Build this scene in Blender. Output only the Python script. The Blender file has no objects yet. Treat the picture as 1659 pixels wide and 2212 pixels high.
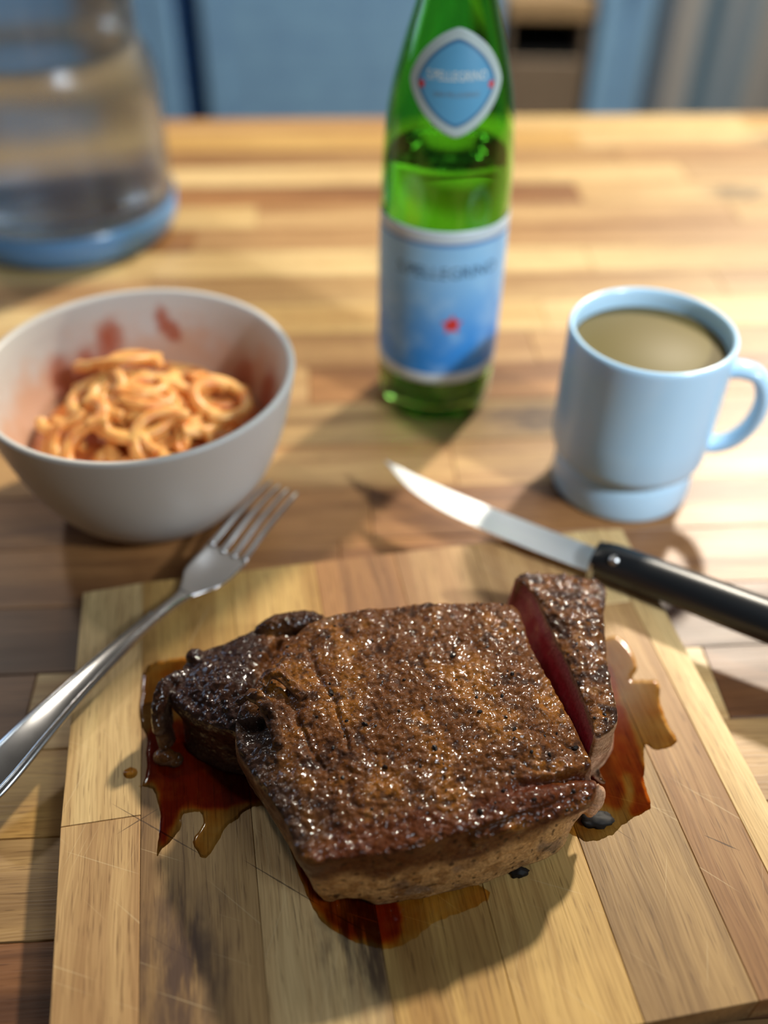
import bpy, bmesh, math, random
import numpy as np
from mathutils import Vector, Matrix

scene = bpy.context.scene
COL = scene.collection
R = math.radians
rng = random.Random(7)


def lin(c):
    """sRGB 0-255 -> linear"""
    out = []
    for v in c:
        v = v / 255.0
        out.append(v / 12.92 if v <= 0.04045 else ((v + 0.055) / 1.055) ** 2.4)
    return tuple(out)


# ------------------------------------------------------------------ camera
F_PX = 2049.0
TILT, ROLL = R(42.1), R(1.1)
CAM_H = 0.36
fw = Vector((0, math.cos(TILT), -math.sin(TILT)))
up = Vector((0, math.sin(TILT), math.cos(TILT)))
rt = Vector((1, 0, 0))
c_, s_ = math.cos(ROLL), math.sin(ROLL)
r2, u2 = rt * c_ + up * s_, up * c_ - rt * s_
cam_data = bpy.data.cameras.new('camera')
cam = bpy.data.objects.new('camera', cam_data)
COL.objects.link(cam)
cam.matrix_world = Matrix(((r2.x, u2.x, -fw.x, 0), (r2.y, u2.y, -fw.y, 0), (r2.z, u2.z, -fw.z, CAM_H), (0, 0, 0, 1)))
cam_data.sensor_fit = 'VERTICAL'
cam_data.sensor_height = 36.0
cam_data.sensor_width = 27.0
cam_data.lens = 36.0 * F_PX / 2212.0
cam_data.clip_start = 0.01
cam_data.dof.use_dof = True
cam_data.dof.focus_distance = 0.368
cam_data.dof.aperture_fstop = (cam_data.lens / 1000.0) / 0.0118
scene.camera = cam

# ------------------------------------------------------------------ light
world = bpy.data.worlds.new('world')
scene.world = world
world.use_nodes = True
world.node_tree.nodes['Background'].inputs[0].default_value = (1.0, 0.93, 0.84, 1)
world.node_tree.nodes['Background'].inputs[1].default_value = 0.045


def area(name, loc, target, power, size, color, shape='DISK', size_y=None):
    d = bpy.data.lights.new(name, 'AREA')
    d.energy = power
    d.shape = shape
    d.size = size
    if size_y:
        d.size_y = size_y
    d.color = color
    o = bpy.data.objects.new(name, d)
    COL.objects.link(o)
    o.location = loc
    o.rotation_euler = (Vector(target) - Vector(loc)).to_track_quat('-Z', 'Y').to_euler()
    return o


area('ceiling_lamp_light', (1.06, 2.05, 1.62), (0.05, 0.3, 0), 86, 0.16, (1.0, 0.90, 0.74))
area('ceiling_lamp_light', (-1.15, 1.55, 1.62), (0.0, 0.3, 0), 6.5, 0.16, (1.0, 0.92, 0.80))
area('window_light', (0.85, -0.50, 1.40), (0.13, 0.43, 0.05), 6, 0.35, (0.78, 0.90, 1.0), 'RECTANGLE', 0.5)
area('window_light', (-1.9, 1.35, 0.75), (-0.08, 0.24, 0.04), 5, 0.6, (0.50, 0.70, 1.0), 'RECTANGLE', 0.9)

area('ceiling_panel_light', (0.30, 1.85, 1.66), (0.12, 0.9, 0), 6, 0.9, (1.0, 0.95, 0.88), 'RECTANGLE', 0.5)
sd_ = bpy.data.lights.new('mug_fill_spot', 'SPOT')  # added fill spot that brightens mug and bottle, not a fixture of the room
sd_.energy = 128
sd_.color = (0.86, 0.94, 1.0)
sd_.spot_size = R(20)
sd_.spot_blend = 1.0
sd_.shadow_soft_size = 0.06
so_ = bpy.data.objects.new('mug_fill_spot', sd_)
COL.objects.link(so_)
so_.location = (1.12, -0.42, 1.20)
so_.rotation_euler = (Vector((0.135, 0.45, 0.06)) - Vector(so_.location)).to_track_quat('-Z', 'Y').to_euler()

scene.view_settings.view_transform = 'Standard'
scene.view_settings.look = 'None'
scene.view_settings.exposure = 0.0
scene.view_settings.gamma = 1.0
scene.view_settings.use_curve_mapping = False


# ------------------------------------------------------------------ helpers
def tag(o, label=None, cat=None, group=None, kind=None):
    if label: o['label'] = label
    if cat: o['category'] = cat
    if group: o['group'] = group
    if kind: o['kind'] = kind
    return o


def empty(name, loc=(0, 0, 0), rz=0.0):
    o = bpy.data.objects.new(name, None)
    o.empty_display_size = 0.02
    COL.objects.link(o)
    o.location = loc
    o.rotation_euler = (0, 0, rz)
    return o


def link_mesh(name, me, mat=None, parent=None, smooth=False):
    me.name = name
    o = bpy.data.objects.new(name, me)
    COL.objects.link(o)
    if mat:
        me.materials.clear()
        me.materials.append(mat)
    if smooth:
        me.polygons.foreach_set('use_smooth', [True] * len(me.polygons))
    if parent:
        o.parent = parent
    return o


def from_bm(name, bm, mat=None, parent=None, smooth=False):
    bmesh.ops.recalc_face_normals(bm, faces=bm.faces)
    me = bpy.data.meshes.new(name)
    bm.to_mesh(me)
    bm.free()
    return link_mesh(name, me, mat, parent, smooth)


def bm_box(bm, x0, x1, y0, y1, z0, z1, bevel=0.0, seg=1):
    r = bmesh.ops.create_cube(bm, size=1.0)
    vs = r['verts']
    for v in vs:
        v.co = Vector((x0 + (v.co.x + .5) * (x1 - x0), y0 + (v.co.y + .5) * (y1 - y0), z0 + (v.co.z + .5) * (z1 - z0)))
    if bevel > 0:
        es = list({e for v in vs for e in v.link_edges})
        bmesh.ops.bevel(bm, geom=es, offset=bevel, segments=seg, affect='EDGES', profile=0.5)


def box(name, x0, x1, y0, y1, z0, z1, mat, parent=None, bevel=0.0, seg=1, smooth=False):
    bm = bmesh.new()
    bm_box(bm, x0, x1, y0, y1, z0, z1, bevel, seg)
    return from_bm(name, bm, mat, parent, smooth)


def bm_lathe(bm, prof, n=96, close=False):
    """prof: (r, z) list, axis z"""
    rings = []
    for r, z in prof:
        if r < 1e-7:
            rings.append([bm.verts.new((0, 0, z))])
        else:
            rings.append([bm.verts.new((r * math.cos(2 * math.pi * k / n), r * math.sin(2 * math.pi * k / n), z)) for k in range(n)])
    prs = list(zip(rings[:-1], rings[1:]))
    if close:
        prs.append((rings[-1], rings[0]))
    for a, b in prs:
        for k in range(n):
            k2 = (k + 1) % n
            if len(a) == 1 and len(b) == 1:
                continue
            if len(a) == 1:
                bm.faces.new((a[0], b[k], b[k2]))
            elif len(b) == 1:
                bm.faces.new((a[k], a[k2], b[0]))
            else:
                bm.faces.new((a[k], a[k2], b[k2], b[k]))


def lathe(name, prof, mat, parent=None, n=96, close=False):
    bm = bmesh.new()
    bm_lathe(bm, prof, n, close)
    return from_bm(name, bm, mat, parent, True)


def spline(pts, per=8, closed=False):
    """Catmull-Rom through points (any dimension)"""
    P = np.array(pts, float)
    n = len(P)
    out = []
    rngk = range(n) if closed else range(n - 1)
    for i in rngk:
        if closed:
            p0, p1, p2, p3 = P[(i - 1) % n], P[i], P[(i + 1) % n], P[(i + 2) % n]
        else:
            p0, p1, p2, p3 = P[max(i - 1, 0)], P[i], P[i + 1], P[min(i + 2, n - 1)]
        for k in range(per):
            t = k / per
            out.append(0.5 * ((2 * p1) + (-p0 + p2) * t + (2 * p0 - 5 * p1 + 4 * p2 - p3) * t * t + (-p0 + 3 * p1 - 3 * p2 + p3) * t ** 3))
    if not closed:
        out.append(P[-1])
    return np.array(out)


def bm_tube(bm, pts, ra, rb=None, n=10, upv=(0, 0, 1), cap=True):
    """sweep an ellipse; ra, rb may be lists (rb along the transported up)"""
    pts = [Vector(p) for p in pts]
    m = len(pts)
    ra = [ra] * m if not hasattr(ra, '__len__') else list(ra)
    rb = ra if rb is None else ([rb] * m if not hasattr(rb, '__len__') else list(rb))
    rings = []
    u = Vector(upv)
    for i, p in enumerate(pts):
        t = (pts[min(i + 1, m - 1)] - pts[max(i - 1, 0)])
        if t.length < 1e-9:
            t = Vector((1, 0, 0))
        t.normalize()
        u = (u - t * u.dot(t))
        if u.length < 1e-6:
            u = t.orthogonal()
        u.normalize()
        s = t.cross(u)
        rings.append([bm.verts.new(p + s * (ra[i] * math.cos(2 * math.pi * k / n)) + u * (rb[i] * math.sin(2 * math.pi * k / n))) for k in range(n)])
    for a, b in zip(rings[:-1], rings[1:]):
        for k in range(n):
            bm.faces.new((a[k], a[(k + 1) % n], b[(k + 1) % n], b[k]))
    if cap:
        bm.faces.new(rings[0])
        bm.faces.new(rings[-1])


def evaluated_mesh(o):
    dg = bpy.context.evaluated_depsgraph_get()
    dg.update()
    return bpy.data.meshes.new_from_object(o.evaluated_get(dg))


# ------------------------------------------------------------------ numpy gradient noise
_pr = np.random.default_rng(3)
_PERM = np.concatenate([_pr.permutation(256)] * 3)
_G = _pr.normal(size=(256, 3))
_G /= np.linalg.norm(_G, axis=1)[:, None]


def noise3(P):
    P = np.asarray(P, float)
    i = np.floor(P).astype(int)
    f = P - i
    i &= 255
    w = f * f * f * (f * (f * 6 - 15) + 10)
    out = 0
    for dx in (0, 1):
        for dy in (0, 1):
            for dz in (0, 1):
                h = _PERM[_PERM[_PERM[(i[:, 0] + dx) & 255] + ((i[:, 1] + dy) & 255)] + ((i[:, 2] + dz) & 255)]
                g = _G[h]
                d = (f[:, 0] - dx) * g[:, 0] + (f[:, 1] - dy) * g[:, 1] + (f[:, 2] - dz) * g[:, 2]
                out = out + d * np.where(dx, w[:, 0], 1 - w[:, 0]) * np.where(dy, w[:, 1], 1 - w[:, 1]) * np.where(dz, w[:, 2], 1 - w[:, 2])
    return out * 1.6


def fbm(P, o=3):
    s, a = 0, 1.0
    for k in range(o):
        s = s + a * noise3(P * 2 ** k + 17.3 * k)
        a *= 0.5
    return s


def sstep(a, b, x):
    t = np.clip((x - a) / (b - a), 0, 1)
    return t * t * (3 - 2 * t)


# ------------------------------------------------------------------ materials
class NT:
    def __init__(self, name):
        self.m = bpy.data.materials.new(name)
        self.m.use_nodes = True
        self.t = self.m.node_tree
        self.t.nodes.clear()
        self.out = self.n('ShaderNodeOutputMaterial')

    def n(self, t, **kw):
        nd = self.t.nodes.new(t)
        for k, v in kw.items():
            setattr(nd, k, v)
        return nd

    def l(self, a, b):
        self.t.links.new(a, b)

    def put(self, sock, v):
        if isinstance(v, bpy.types.NodeSocket):
            self.l(v, sock)
        elif v is not None:
            if isinstance(v, (tuple, list)) and len(v) == 3 and sock.type == 'RGBA':
                v = (*v, 1)
            sock.default_value = v

    def math(self, op, a, b=None, c=None, clamp=False):
        nd = self.n('ShaderNodeMath', operation=op, use_clamp=clamp)
        self.put(nd.inputs[0], a)
        if b is not None: self.put(nd.inputs[1], b)
        if c is not None: self.put(nd.inputs[2], c)
        return nd.outputs[0]

    def vmath(self, op, a, b=None, scale=None):
        nd = self.n('ShaderNodeVectorMath', operation=op)
        self.put(nd.inputs[0], a)
        if b is not None: self.put(nd.inputs[1], b)
        if scale is not None: self.put(nd.inputs['Scale'], scale)
        return nd.outputs['Value'] if op in ('LENGTH', 'DISTANCE', 'DOT_PRODUCT') else nd.outputs[0]

    def mix(self, f, a, b, mode='MIX'):
        nd = self.n('ShaderNodeMix', data_type='RGBA', blend_type=mode)
        self.put(nd.inputs[0], f)
        self.put(nd.inputs[6], a)
        self.put(nd.inputs[7], b)
        return nd.outputs[2]

    def noise(self, vec, scale=5.0, detail=3.0, rough=0.55, dist=0.0):
        nd = self.n('ShaderNodeTexNoise')
        self.put(nd.inputs['Vector'], vec)
        nd.inputs['Scale'].default_value = scale
        nd.inputs['Detail'].default_value = detail
        nd.inputs['Roughness'].default_value = rough
        nd.inputs['Distortion'].default_value = dist
        return nd.outputs[0]

    def ss(self, x, a, b):
        nd = self.n('ShaderNodeMapRange', interpolation_type='SMOOTHSTEP')
        self.put(nd.inputs[0], x)
        nd.inputs[1].default_value = a
        nd.inputs[2].default_value = b
        return nd.outputs[0]

    def attr(self, name, kind='GEOMETRY'):
        return self.n('ShaderNodeAttribute', attribute_name=name, attribute_type=kind)

    def bsdf(self, **kw):
        b = self.n('ShaderNodeBsdfPrincipled')
        for k, v in kw.items():
            self.put(b.inputs[k.replace('_', ' ')], v)
        self.l(b.outputs[0], self.out.inputs[0])
        return b

    def bump(self, h, strength=0.3, dist=0.001):
        b = self.n('ShaderNodeBump')
        b.inputs['Strength'].default_value = strength
        b.inputs['Distance'].default_value = dist
        self.put(b.inputs['Height'], h)
        return b.outputs[0]


def plain(name, col, rough=0.5, metal=0.0, **kw):
    m = NT(name)
    co = m.n('ShaderNodeTexCoord').outputs['Object']
    n = m.noise(co, 14, 3)
    c = m.mix(m.ss(n, .3, .75), tuple(x * .90 for x in col), tuple(min(1, x * 1.07) for x in col))
    m.bsdf(Base_Color=c, Roughness=rough, Metallic=metal, **kw)
    return m.m


def wood_mat(name, fine=1.0, rough=0.42, cuts=None, scratches=False, bump=.25):
    """Grain along local X; each plank carries tint, tint2, seed and knot properties."""
    m = NT(name)
    co = m.n('ShaderNodeTexCoord').outputs['Object']
    seed = m.attr('seed', 'OBJECT').outputs['Fac']
    tint = m.attr('tint', 'OBJECT').outputs['Color']
    tint2 = m.attr('tint2', 'OBJECT').outputs['Color']
    knot = m.attr('knot', 'OBJECT').outputs['Vector']
    off = m.n('ShaderNodeCombineXYZ')
    m.l(seed, off.inputs[0]); m.l(seed, off.inputs[1])
    p = m.vmath('ADD', co, off.outputs[0])
    # knot: dark figure that bends the grain around it
    kd = m.vmath('SUBTRACT', co, knot)
    kd = m.vmath('MULTIPLY', kd, (0.45, 1.0, 0.0))
    wob = m.noise(m.vmath('MULTIPLY', p, (60, 110, 60)), 1.0, 3)
    kl = m.math('ADD', m.vmath('LENGTH', kd), m.math('MULTIPLY', m.math('SUBTRACT', wob, .5), .022))
    kmask = m.math('SUBTRACT', 1.0, m.ss(kl, .004, .021))
    warp = m.noise(m.vmath('MULTIPLY', p, (9, 30, 30)), 1.0, 2)
    wv = m.n('ShaderNodeCombineXYZ')
    m.l(m.math('MULTIPLY', m.math('SUBTRACT', warp, .5), .012), wv.inputs[1])
    pw = m.vmath('ADD', p, wv.outputs[0])
    streak = m.noise(m.vmath('MULTIPLY', pw, (5, 95, 60)), 1.0, 3, .6)
    band = m.noise(m.vmath('MULTIPLY', pw, (2.2, 34, 30)), 1.0, 2, .5)
    grain = m.noise(m.vmath('MULTIPLY', pw, (28 * fine, 900 * fine, 500)), 1.0, 2, .6)
    pore = m.noise(m.vmath('MULTIPLY', p, (75 * fine, 1500 * fine, 900)), 1.0, 1, .5)
    c = m.mix(m.ss(band, .38, .68), tint, tint2)
    c = m.mix(m.math('MULTIPLY', m.ss(streak, .48, .70), .60), c, tint2)
    c = m.mix(m.math('MULTIPLY', m.ss(streak, .52, .34), .35), c, m.vmath('MULTIPLY', tint, (1.12, 1.12, 1.05)))
    c = m.mix(m.ss(grain, .35, .7), c, m.vmath('MULTIPLY', c, (.76, .72, .68)))
    c = m.mix(m.math('MULTIPLY', m.ss(pore, .62, .70), .6), c, m.vmath('MULTIPLY', c, (.42, .36, .32)))
    ks = m.noise(m.vmath('MULTIPLY', pw, (45, 260, 100)), 1.0, 3, .6)
    c = m.mix(m.math('MULTIPLY', kmask, m.math('MULTIPLY', m.ss(ks, .25, .58), .9)), c, lin((70, 50, 42)))
    h = grain
    if scratches:
        for ang, sc, th in ((R(-42), 7.0, .74), (R(24), 9.0, .755), (R(-63), 8.0, .745)):
            rot = m.n('ShaderNodeVectorRotate', rotation_type='Z_AXIS')
            m.l(p, rot.inputs['Vector'])
            rot.inputs['Angle'].default_value = ang
            s = m.noise(m.vmath('MULTIPLY', rot.outputs[0], (sc * 1.6, 900, 100)), 1.0, 1, .4)
            sm = m.math('MULTIPLY', m.ss(s, th, th + .05), .28)
            c = m.mix(sm, c, lin((226, 204, 160)))
    if cuts:
        pos = m.n('ShaderNodeNewGeometry').outputs['Position']
        tot = None
        jig = m.noise(m.vmath('MULTIPLY', pos, (400, 400, 400)), 1.0, 2)
        for (ax, ay), (bx, by), w in cuts:
            d = Vector((bx - ax, by - ay, 0))
            L = d.length
            d.normalize()
            rel = m.vmath('SUBTRACT', pos, (ax, ay, .016))
            t = m.math('DIVIDE', m.vmath('DOT_PRODUCT', rel, tuple(d)), L)
            s = m.math('ABSOLUTE', m.vmath('DOT_PRODUCT', rel, (-d.y, d.x, 0)))
            # width swells towards the middle of the cut
            prof = m.math('MULTIPLY', m.math('MULTIPLY', t, m.math('SUBTRACT', 1.0, t)), 4.0, clamp=True)
            ww = m.math('MULTIPLY', prof, m.math('MULTIPLY', jig, w * 2))
            k = m.math('LESS_THAN', s, ww)
            tot = k if tot is None else m.math('MAXIMUM', tot, k)
        c = m.mix(m.math('MULTIPLY', tot, .75), c, lin((62, 42, 26)))
        h = m.math('SUBTRACT', grain, m.math('MULTIPLY', tot, 2.0))
    m.bsdf(Base_Color=c, Roughness=m.math('ADD', rough, m.math('MULTIPLY', streak, .12)), Normal=m.bump(h, bump, .0004),
           Specular_IOR_Level=.4)
    return m.m


W = {
    'pale': (lin((226, 196, 140)), lin((200, 160, 104))),
    'yellow': (lin((212, 174, 106)), lin((182, 138, 76))),
    'tan': (lin((196, 156, 106)), lin((158, 114, 72))),
    'brown': (lin((166, 118, 72)), lin((118, 78, 48))),
    'pink': (lin((200, 164, 114)), lin((166, 124, 80))),
    'dark': (lin((132, 90, 58)), lin((84, 54, 36))),
    'grey': (lin((178, 144, 96)), lin((132, 100, 64))),
}
TABLE_WOOD = wood_mat('table_wood', fine=.8, rough=.34)
CUTS = [((-.1074, .203), (-.0659, .1807), .00028), ((-.1025, .1894), (-.0876, .2014), .00022),
        ((-.0516, .1801), (-.0193, .1617), .00024), ((-.0193, .1617), (.0014, .1505), .00018),
        ((.1285, .1942), (.1416, .1876), .0003), ((.0925, .1975), (.1015, .190), .0001),
        ((-.032, .168), (-.027, .147), .00012), ((-.085, .152), (-.055, .137), .0001)]
BOARD_WOOD = wood_mat('board_wood', fine=1.0, rough=.46, cuts=CUTS, scratches=True, bump=.35)


def set_wood(o, kind, seed, jit=.07, knot=(9, 9, 9)):
    a, b = W[kind]
    k = 1 + rng.uniform(-jit, jit)
    k2 = 1 + rng.uniform(-jit, jit) * .5
    o['tint'] = [a[0] * k, a[1] * k, a[2] * k * k2]
    o['tint2'] = [b[0] * k, b[1] * k, b[2] * k * k2]
    o['seed'] = float(seed)
    o['knot'] = [float(v) for v in knot]


# ------------------------------------------------------------------ setting
FLOOR_Z = -0.75
floor_m = NT('floor_tile')
co = floor_m.n('ShaderNodeTexCoord').outputs['Object']
floor_m.bsdf(Base_Color=floor_m.mix(floor_m.noise(co, 3, 4), lin((120, 110, 100)), lin((150, 140, 128))), Roughness=.5)
tag(box('floor', -3, 3, -1.5, 3.2, FLOOR_Z - .05, FLOOR_Z, floor_m.m), kind='structure')
tag(box('wall_back', -3, 3, 3.11, 3.2, FLOOR_Z, 1.7, plain('wall_paint', lin((150, 170, 185)), .7)), kind='structure')

# ------------------------------------------------------------------ background furniture
CAB_BLUE = plain('cabinet_blue', lin((152, 205, 255)), .4)
CAB_DARK = plain('cabinet_recess', lin((14, 20, 26)), .7)
METAL = plain('brushed_metal', lin((190, 190, 190)), .3, 1.0)


def cabinet(x0, x1, label, doors, handle_side, boards=True):
    root = empty('base_cabinet', ((x0 + x1) / 2, 2.5, FLOOR_Z))
    tag(root, label, 'cabinet')
    w = (x1 - x0) / 2
    box('carcass', -w, w, .022, .58, .10, .86, CAB_BLUE, root, .003)
    box('plinth', -w + .002, w - .002, .07, .56, .0, .10, CAB_DARK, root)
    box('counter_slab', -w - .0, w + .0, -.01, .60, .861, .90, plain('counter_stone', lin((205, 205, 200)), .3), root, .004, 2)
    n = doors
    dw = 2 * w / n
    for i in range(n):
        a, b = -w + i * dw + .002, -w + (i + 1) * dw - .002
        dr = box('door', a, b, 0, .020, .105, .855, CAB_BLUE, root, .003)
        # tongue-and-groove boards set in the door frame
        box('stile', a, a + .05, -.007, 0, .105, .855, CAB_BLUE, dr, .002)
        box('stile', b - .05, b, -.007, 0, .105, .855, CAB_BLUE, dr, .002)
        box('rail', a + .051, b - .051, -.007, 0, .105, .155, CAB_BLUE, dr, .002)
        box('rail', a + .051, b - .051, -.007, 0, .805, .855, CAB_BLUE, dr, .002)
        if boards:
            k = 8
            hh = (.804 - .156) / k
            for j in range(k):
                box('slat', a + .052, b - .052, -.004, 0, .156 + j * hh + .001, .156 + (j + 1) * hh - .001, CAB_BLUE, dr, .0015)
        bm = bmesh.new()
        hx = b - .025 if handle_side > 0 else a + .025
        bm_tube(bm, spline([(hx, -.006, .62), (hx, -.030, .63), (hx, -.032, .68), (hx, -.030, .73), (hx, -.006, .74)], 5), .005, n=8)
        from_bm('handle', bm, METAL, dr, True)
    return root


cabinet(-1.30, -.535, 'blue base cabinet with boarded doors left of the dark vertical gap', 1, -1)
cabinet(-.468, .262, 'wide blue base cabinet with boarded door behind the green bottle', 1, 1)
cabinet(.495, .625, 'narrow blue base cabinet between wooden drawer stand and grey curtain', 1, 1, boards=False)

# wooden drawer stand with an open black slot
st = empty('drawer_stand', (.376, 2.5, FLOOR_Z))
tag(st, 'low wooden stand with a black open slot below its tan top', 'stand')
SW = plain('stand_wood', lin((205, 172, 128)), .5)
SG = plain('stand_front', lin((150, 132, 112)), .55)
box('top', -.104, .104, -.006, .40, .463, .515, SW, st, .004, 2)
box('side_panel', -.104, -.090, 0, .40, 0, .462, SG, st, .002)
box('side_panel', .090, .104, 0, .40, 0, .462, SG, st, .002)
box('back_panel', -.089, .089, .385, .40, .01, .462, CAB_DARK, st)
box('shelf', -.089, .089, .004, .38, .372, .384, CAB_DARK, st)
dwf = box('drawer', -.089, .089, 0, .36, .19, .371, SG, st, .003)
box('drawer', -.089, .089, 0, .36, .01, .188, SG, st, .003)

# grey-blue curtain
cm = NT('curtain_cloth')
co = cm.n('ShaderNodeTexCoord').outputs['Object']
xx = cm.n('ShaderNodeSeparateXYZ')
cm.l(co, xx.inputs[0])
w1 = cm.noise(cm.vmath('MULTIPLY', co, (7, 1, .5)), 1.0, 2)
cc = cm.mix(cm.ss(w1, .35, .62), lin((150, 178, 198)), lin((186, 186, 186)))
cm.bsdf(Base_Color=cc, Roughness=.85)
bm = bmesh.new()
NX, NZ = 120, 14
grid = []
for i in range(NX + 1):
    x = .640 + i / NX * .95
    col_ = []
    for j in range(NZ + 1):
        z = FLOOR_Z + .015 + j / NZ * 2.2
        y = 2.56 + .035 * math.sin(x * 42 + .3 * math.sin(z * 2)) + .015 * math.sin(x * 97 + 1)
        col_.append(bm.verts.new((x, y, z)))
    grid.append(col_)
for i in range(NX):
    for j in range(NZ):
        bm.faces.new((grid[i][j], grid[i + 1][j], grid[i + 1][j + 1], grid[i][j + 1]))
cur = from_bm('curtain', bm, cm.m, None, True)
md = cur.modifiers.new('solid', 'SOLIDIFY')
md.thickness = .003
tag(cur, 'grey-blue floor-length curtain hanging in folds at right background', 'curtain')
rod = empty('curtain_rod', (1.1, 2.56, 1.48))
tag(rod, 'metal rod that carries the grey-blue curtain', 'curtain rod')
bm = bmesh.new()
bm_tube(bm, [(-.55, 0, 0), (.55, 0, 0)], .012, n=16)
from_bm('pole', bm, METAL, rod, True)
box('bracket', -.45, -.43, 0, .545, -.012, .012, METAL, rod)
box('bracket', .43, .45, 0, .545, -.012, .012, METAL, rod)

# ------------------------------------------------------------------ table
TA = R(4.4)
table = empty('dining_table', (0, 0, 0), TA)
tag(table, 'butcher-block dining table of light and dark wooden staves under the meal', 'table')
ROW = .0425
V0 = .1638 - ROW * 5
rows = int((1.034 - V0) / ROW)
kinds = ['pale', 'tan', 'yellow', 'brown', 'pink', 'grey', 'tan', 'pale', 'pink']
row_kind = {}
k_i = 0
fixed = {4: 'dark', 5: 'grey', 6: 'grey', 7: 'dark', 8: 'dark', 9: 'brown', 10: 'brown', 11: 'tan', 12: 'pale', 13: 'pink', 14: 'tan',  # rows in front of the bowl are darkened: its shadow put into the wood
         15: 'pale', 16: 'pink', 17: 'pale', 18: 'tan', 19: 'pale', 20: 'brown', 21: 'pale', 22: 'tan', 23: 'pale'}
for i in range(rows):
    y0, y1 = V0 + i * ROW, V0 + (i + 1) * ROW
    x = -.95 + rng.uniform(-.25, 0)
    while x < .95:
        L = rng.uniform(.32, .62)
        a, b = max(x, -.95), min(x + L, .95)
        if b - a > .03:
            bm = bmesh.new()
            bm_box(bm, -(b - a) / 2 + .00015, (b - a) / 2 - .00015, -ROW / 2 + .00015, ROW / 2 - .00015, -.03, 0, .0004)
            o = from_bm('plank', bm, TABLE_WOOD, table)
            o.location = ((a + b) / 2, (y0 + y1) / 2, rng.uniform(-.00025, 0))
            kd = fixed.get(i)
            if kd is None or rng.random() < .2:
                kd = rng.choice(kinds)
            kn = (9, 9, 9) if rng.random() < .8 else (rng.uniform(-.1, .1), rng.uniform(-.01, .01), 0)
            set_wood(o, kd, rng.uniform(0, 40), .10, kn)
        x += L
TY1 = V0 + rows * ROW
APRON = plain('table_apron', lin((150, 106, 64)), .5)
box('apron', -.90, .90, V0 + .06, V0 + .085, -.11, -.0305, APRON, table, .002)
box('apron', -.90, .90, TY1 - .085, TY1 - .06, -.11, -.0305, APRON, table, .002)
for sx in (-.88, .81):
    for sy in (V0 + .088, TY1 - .16):
        bm = bmesh.new()
        bm_box(bm, sx, sx + .07, sy, sy + .07, FLOOR_Z + .001, -.0305, .004, 2)
        from_bm('leg', bm, APRON, table)

# ------------------------------------------------------------------ cutting board
BA = R(11.0)
# local frame: origin at the far-left corner, u to the right, v towards the viewer (grain along v)
board = empty('cutting_board', (-.1497, .3192, 0), BA - math.pi / 2)   # local X = towards viewer, local Y = to the right
tag(board, 'rectangular wooden cutting board of light and brown strips under the steak', 'cutting board')
BW, BD, BT = .2836, .238, .016
strips = [
    (0, .031, [(.0, .1295, 'pale'), (.1295, BD, 'pink')], None),
    (.031, .0745, [(.0, .075, 'yellow'), (.075, BD, 'grey')], (.193, -.0075, 0)),
    (.0745, .1165, [(.0, .11, 'yellow'), (.11, BD, 'pale')], (.190, .0149, 0)),
    (.1165, .158, [(.0, .10, 'brown'), (.10, BD, 'yellow')], None),
    (.158, .2, [(.0, .09, 'tan'), (.09, BD, 'yellow')], None),
    (.2, .242, [(.0, .1083, 'tan'), (.1083, BD, 'grey')], None),
    (.242, .267, [(.0, .052, 'pale'), (.052, BD, 'tan')], None),
    (.267, BW, [(.0, BD, 'pale')], None),
]
for si, (ua, ub, segs, kn) in enumerate(strips):
    for (va, vb, kd) in segs:
        bm = bmesh.new()
        g = .00008
        cu, cv = (ua + ub) / 2, (va + vb) / 2
        bm_box(bm, va - cv + g, vb - cv - g, ua - cu + g, ub - cu - g, .0003, BT, .00025)
        # round the outer corners of the board a little
        for v in bm.verts:
            gx, gy = v.co.x + cv, v.co.y + cu
            rr = .006
            for ex, ey in ((0, 0), (0, BW), (BD, 0), (BD, BW)):
                dx, dy = abs(gx - ex), abs(gy - ey)
                if dx < .001 and dy < .001:
                    v.co.x += .0022 * (1 if ex == 0 else -1)
                    v.co.y += .0022 * (1 if ey == 0 else -1)
        o = from_bm('plank', bm, BOARD_WOOD, board)
        o.location = (cv, cu, 0)
        k = (9, 9, 9)
        if kn and vb == BD:
            k = (kn[0] - cv, kn[1], 0)
        set_wood(o, kd, 3.1 * si + 7 * va, .05, k)
        o['tint'] = [v * 1.0 for v in o['tint']]
        o['tint2'] = [v * .92 for v in o['tint2']]

# ------------------------------------------------------------------ meat
def resample(poly, n):
    P = spline(poly, 10, True)
    d = np.r_[0, np.cumsum(np.linalg.norm(np.diff(np.vstack([P, P[:1]]), axis=0), axis=1))]
    t = np.linspace(0, d[-1], n, endpoint=False)
    Q = np.vstack([P, P[:1]])
    return np.c_[[np.interp(t, d, Q[:, k]) for k in range(Q.shape[1])]].T


def align(ref, poly):
    """roll poly so that its points match ref's"""
    best = min(range(len(poly)), key=lambda s: ((np.roll(poly, s, 0) - ref) ** 2).sum())
    return np.roll(poly, best, 0)


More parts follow.
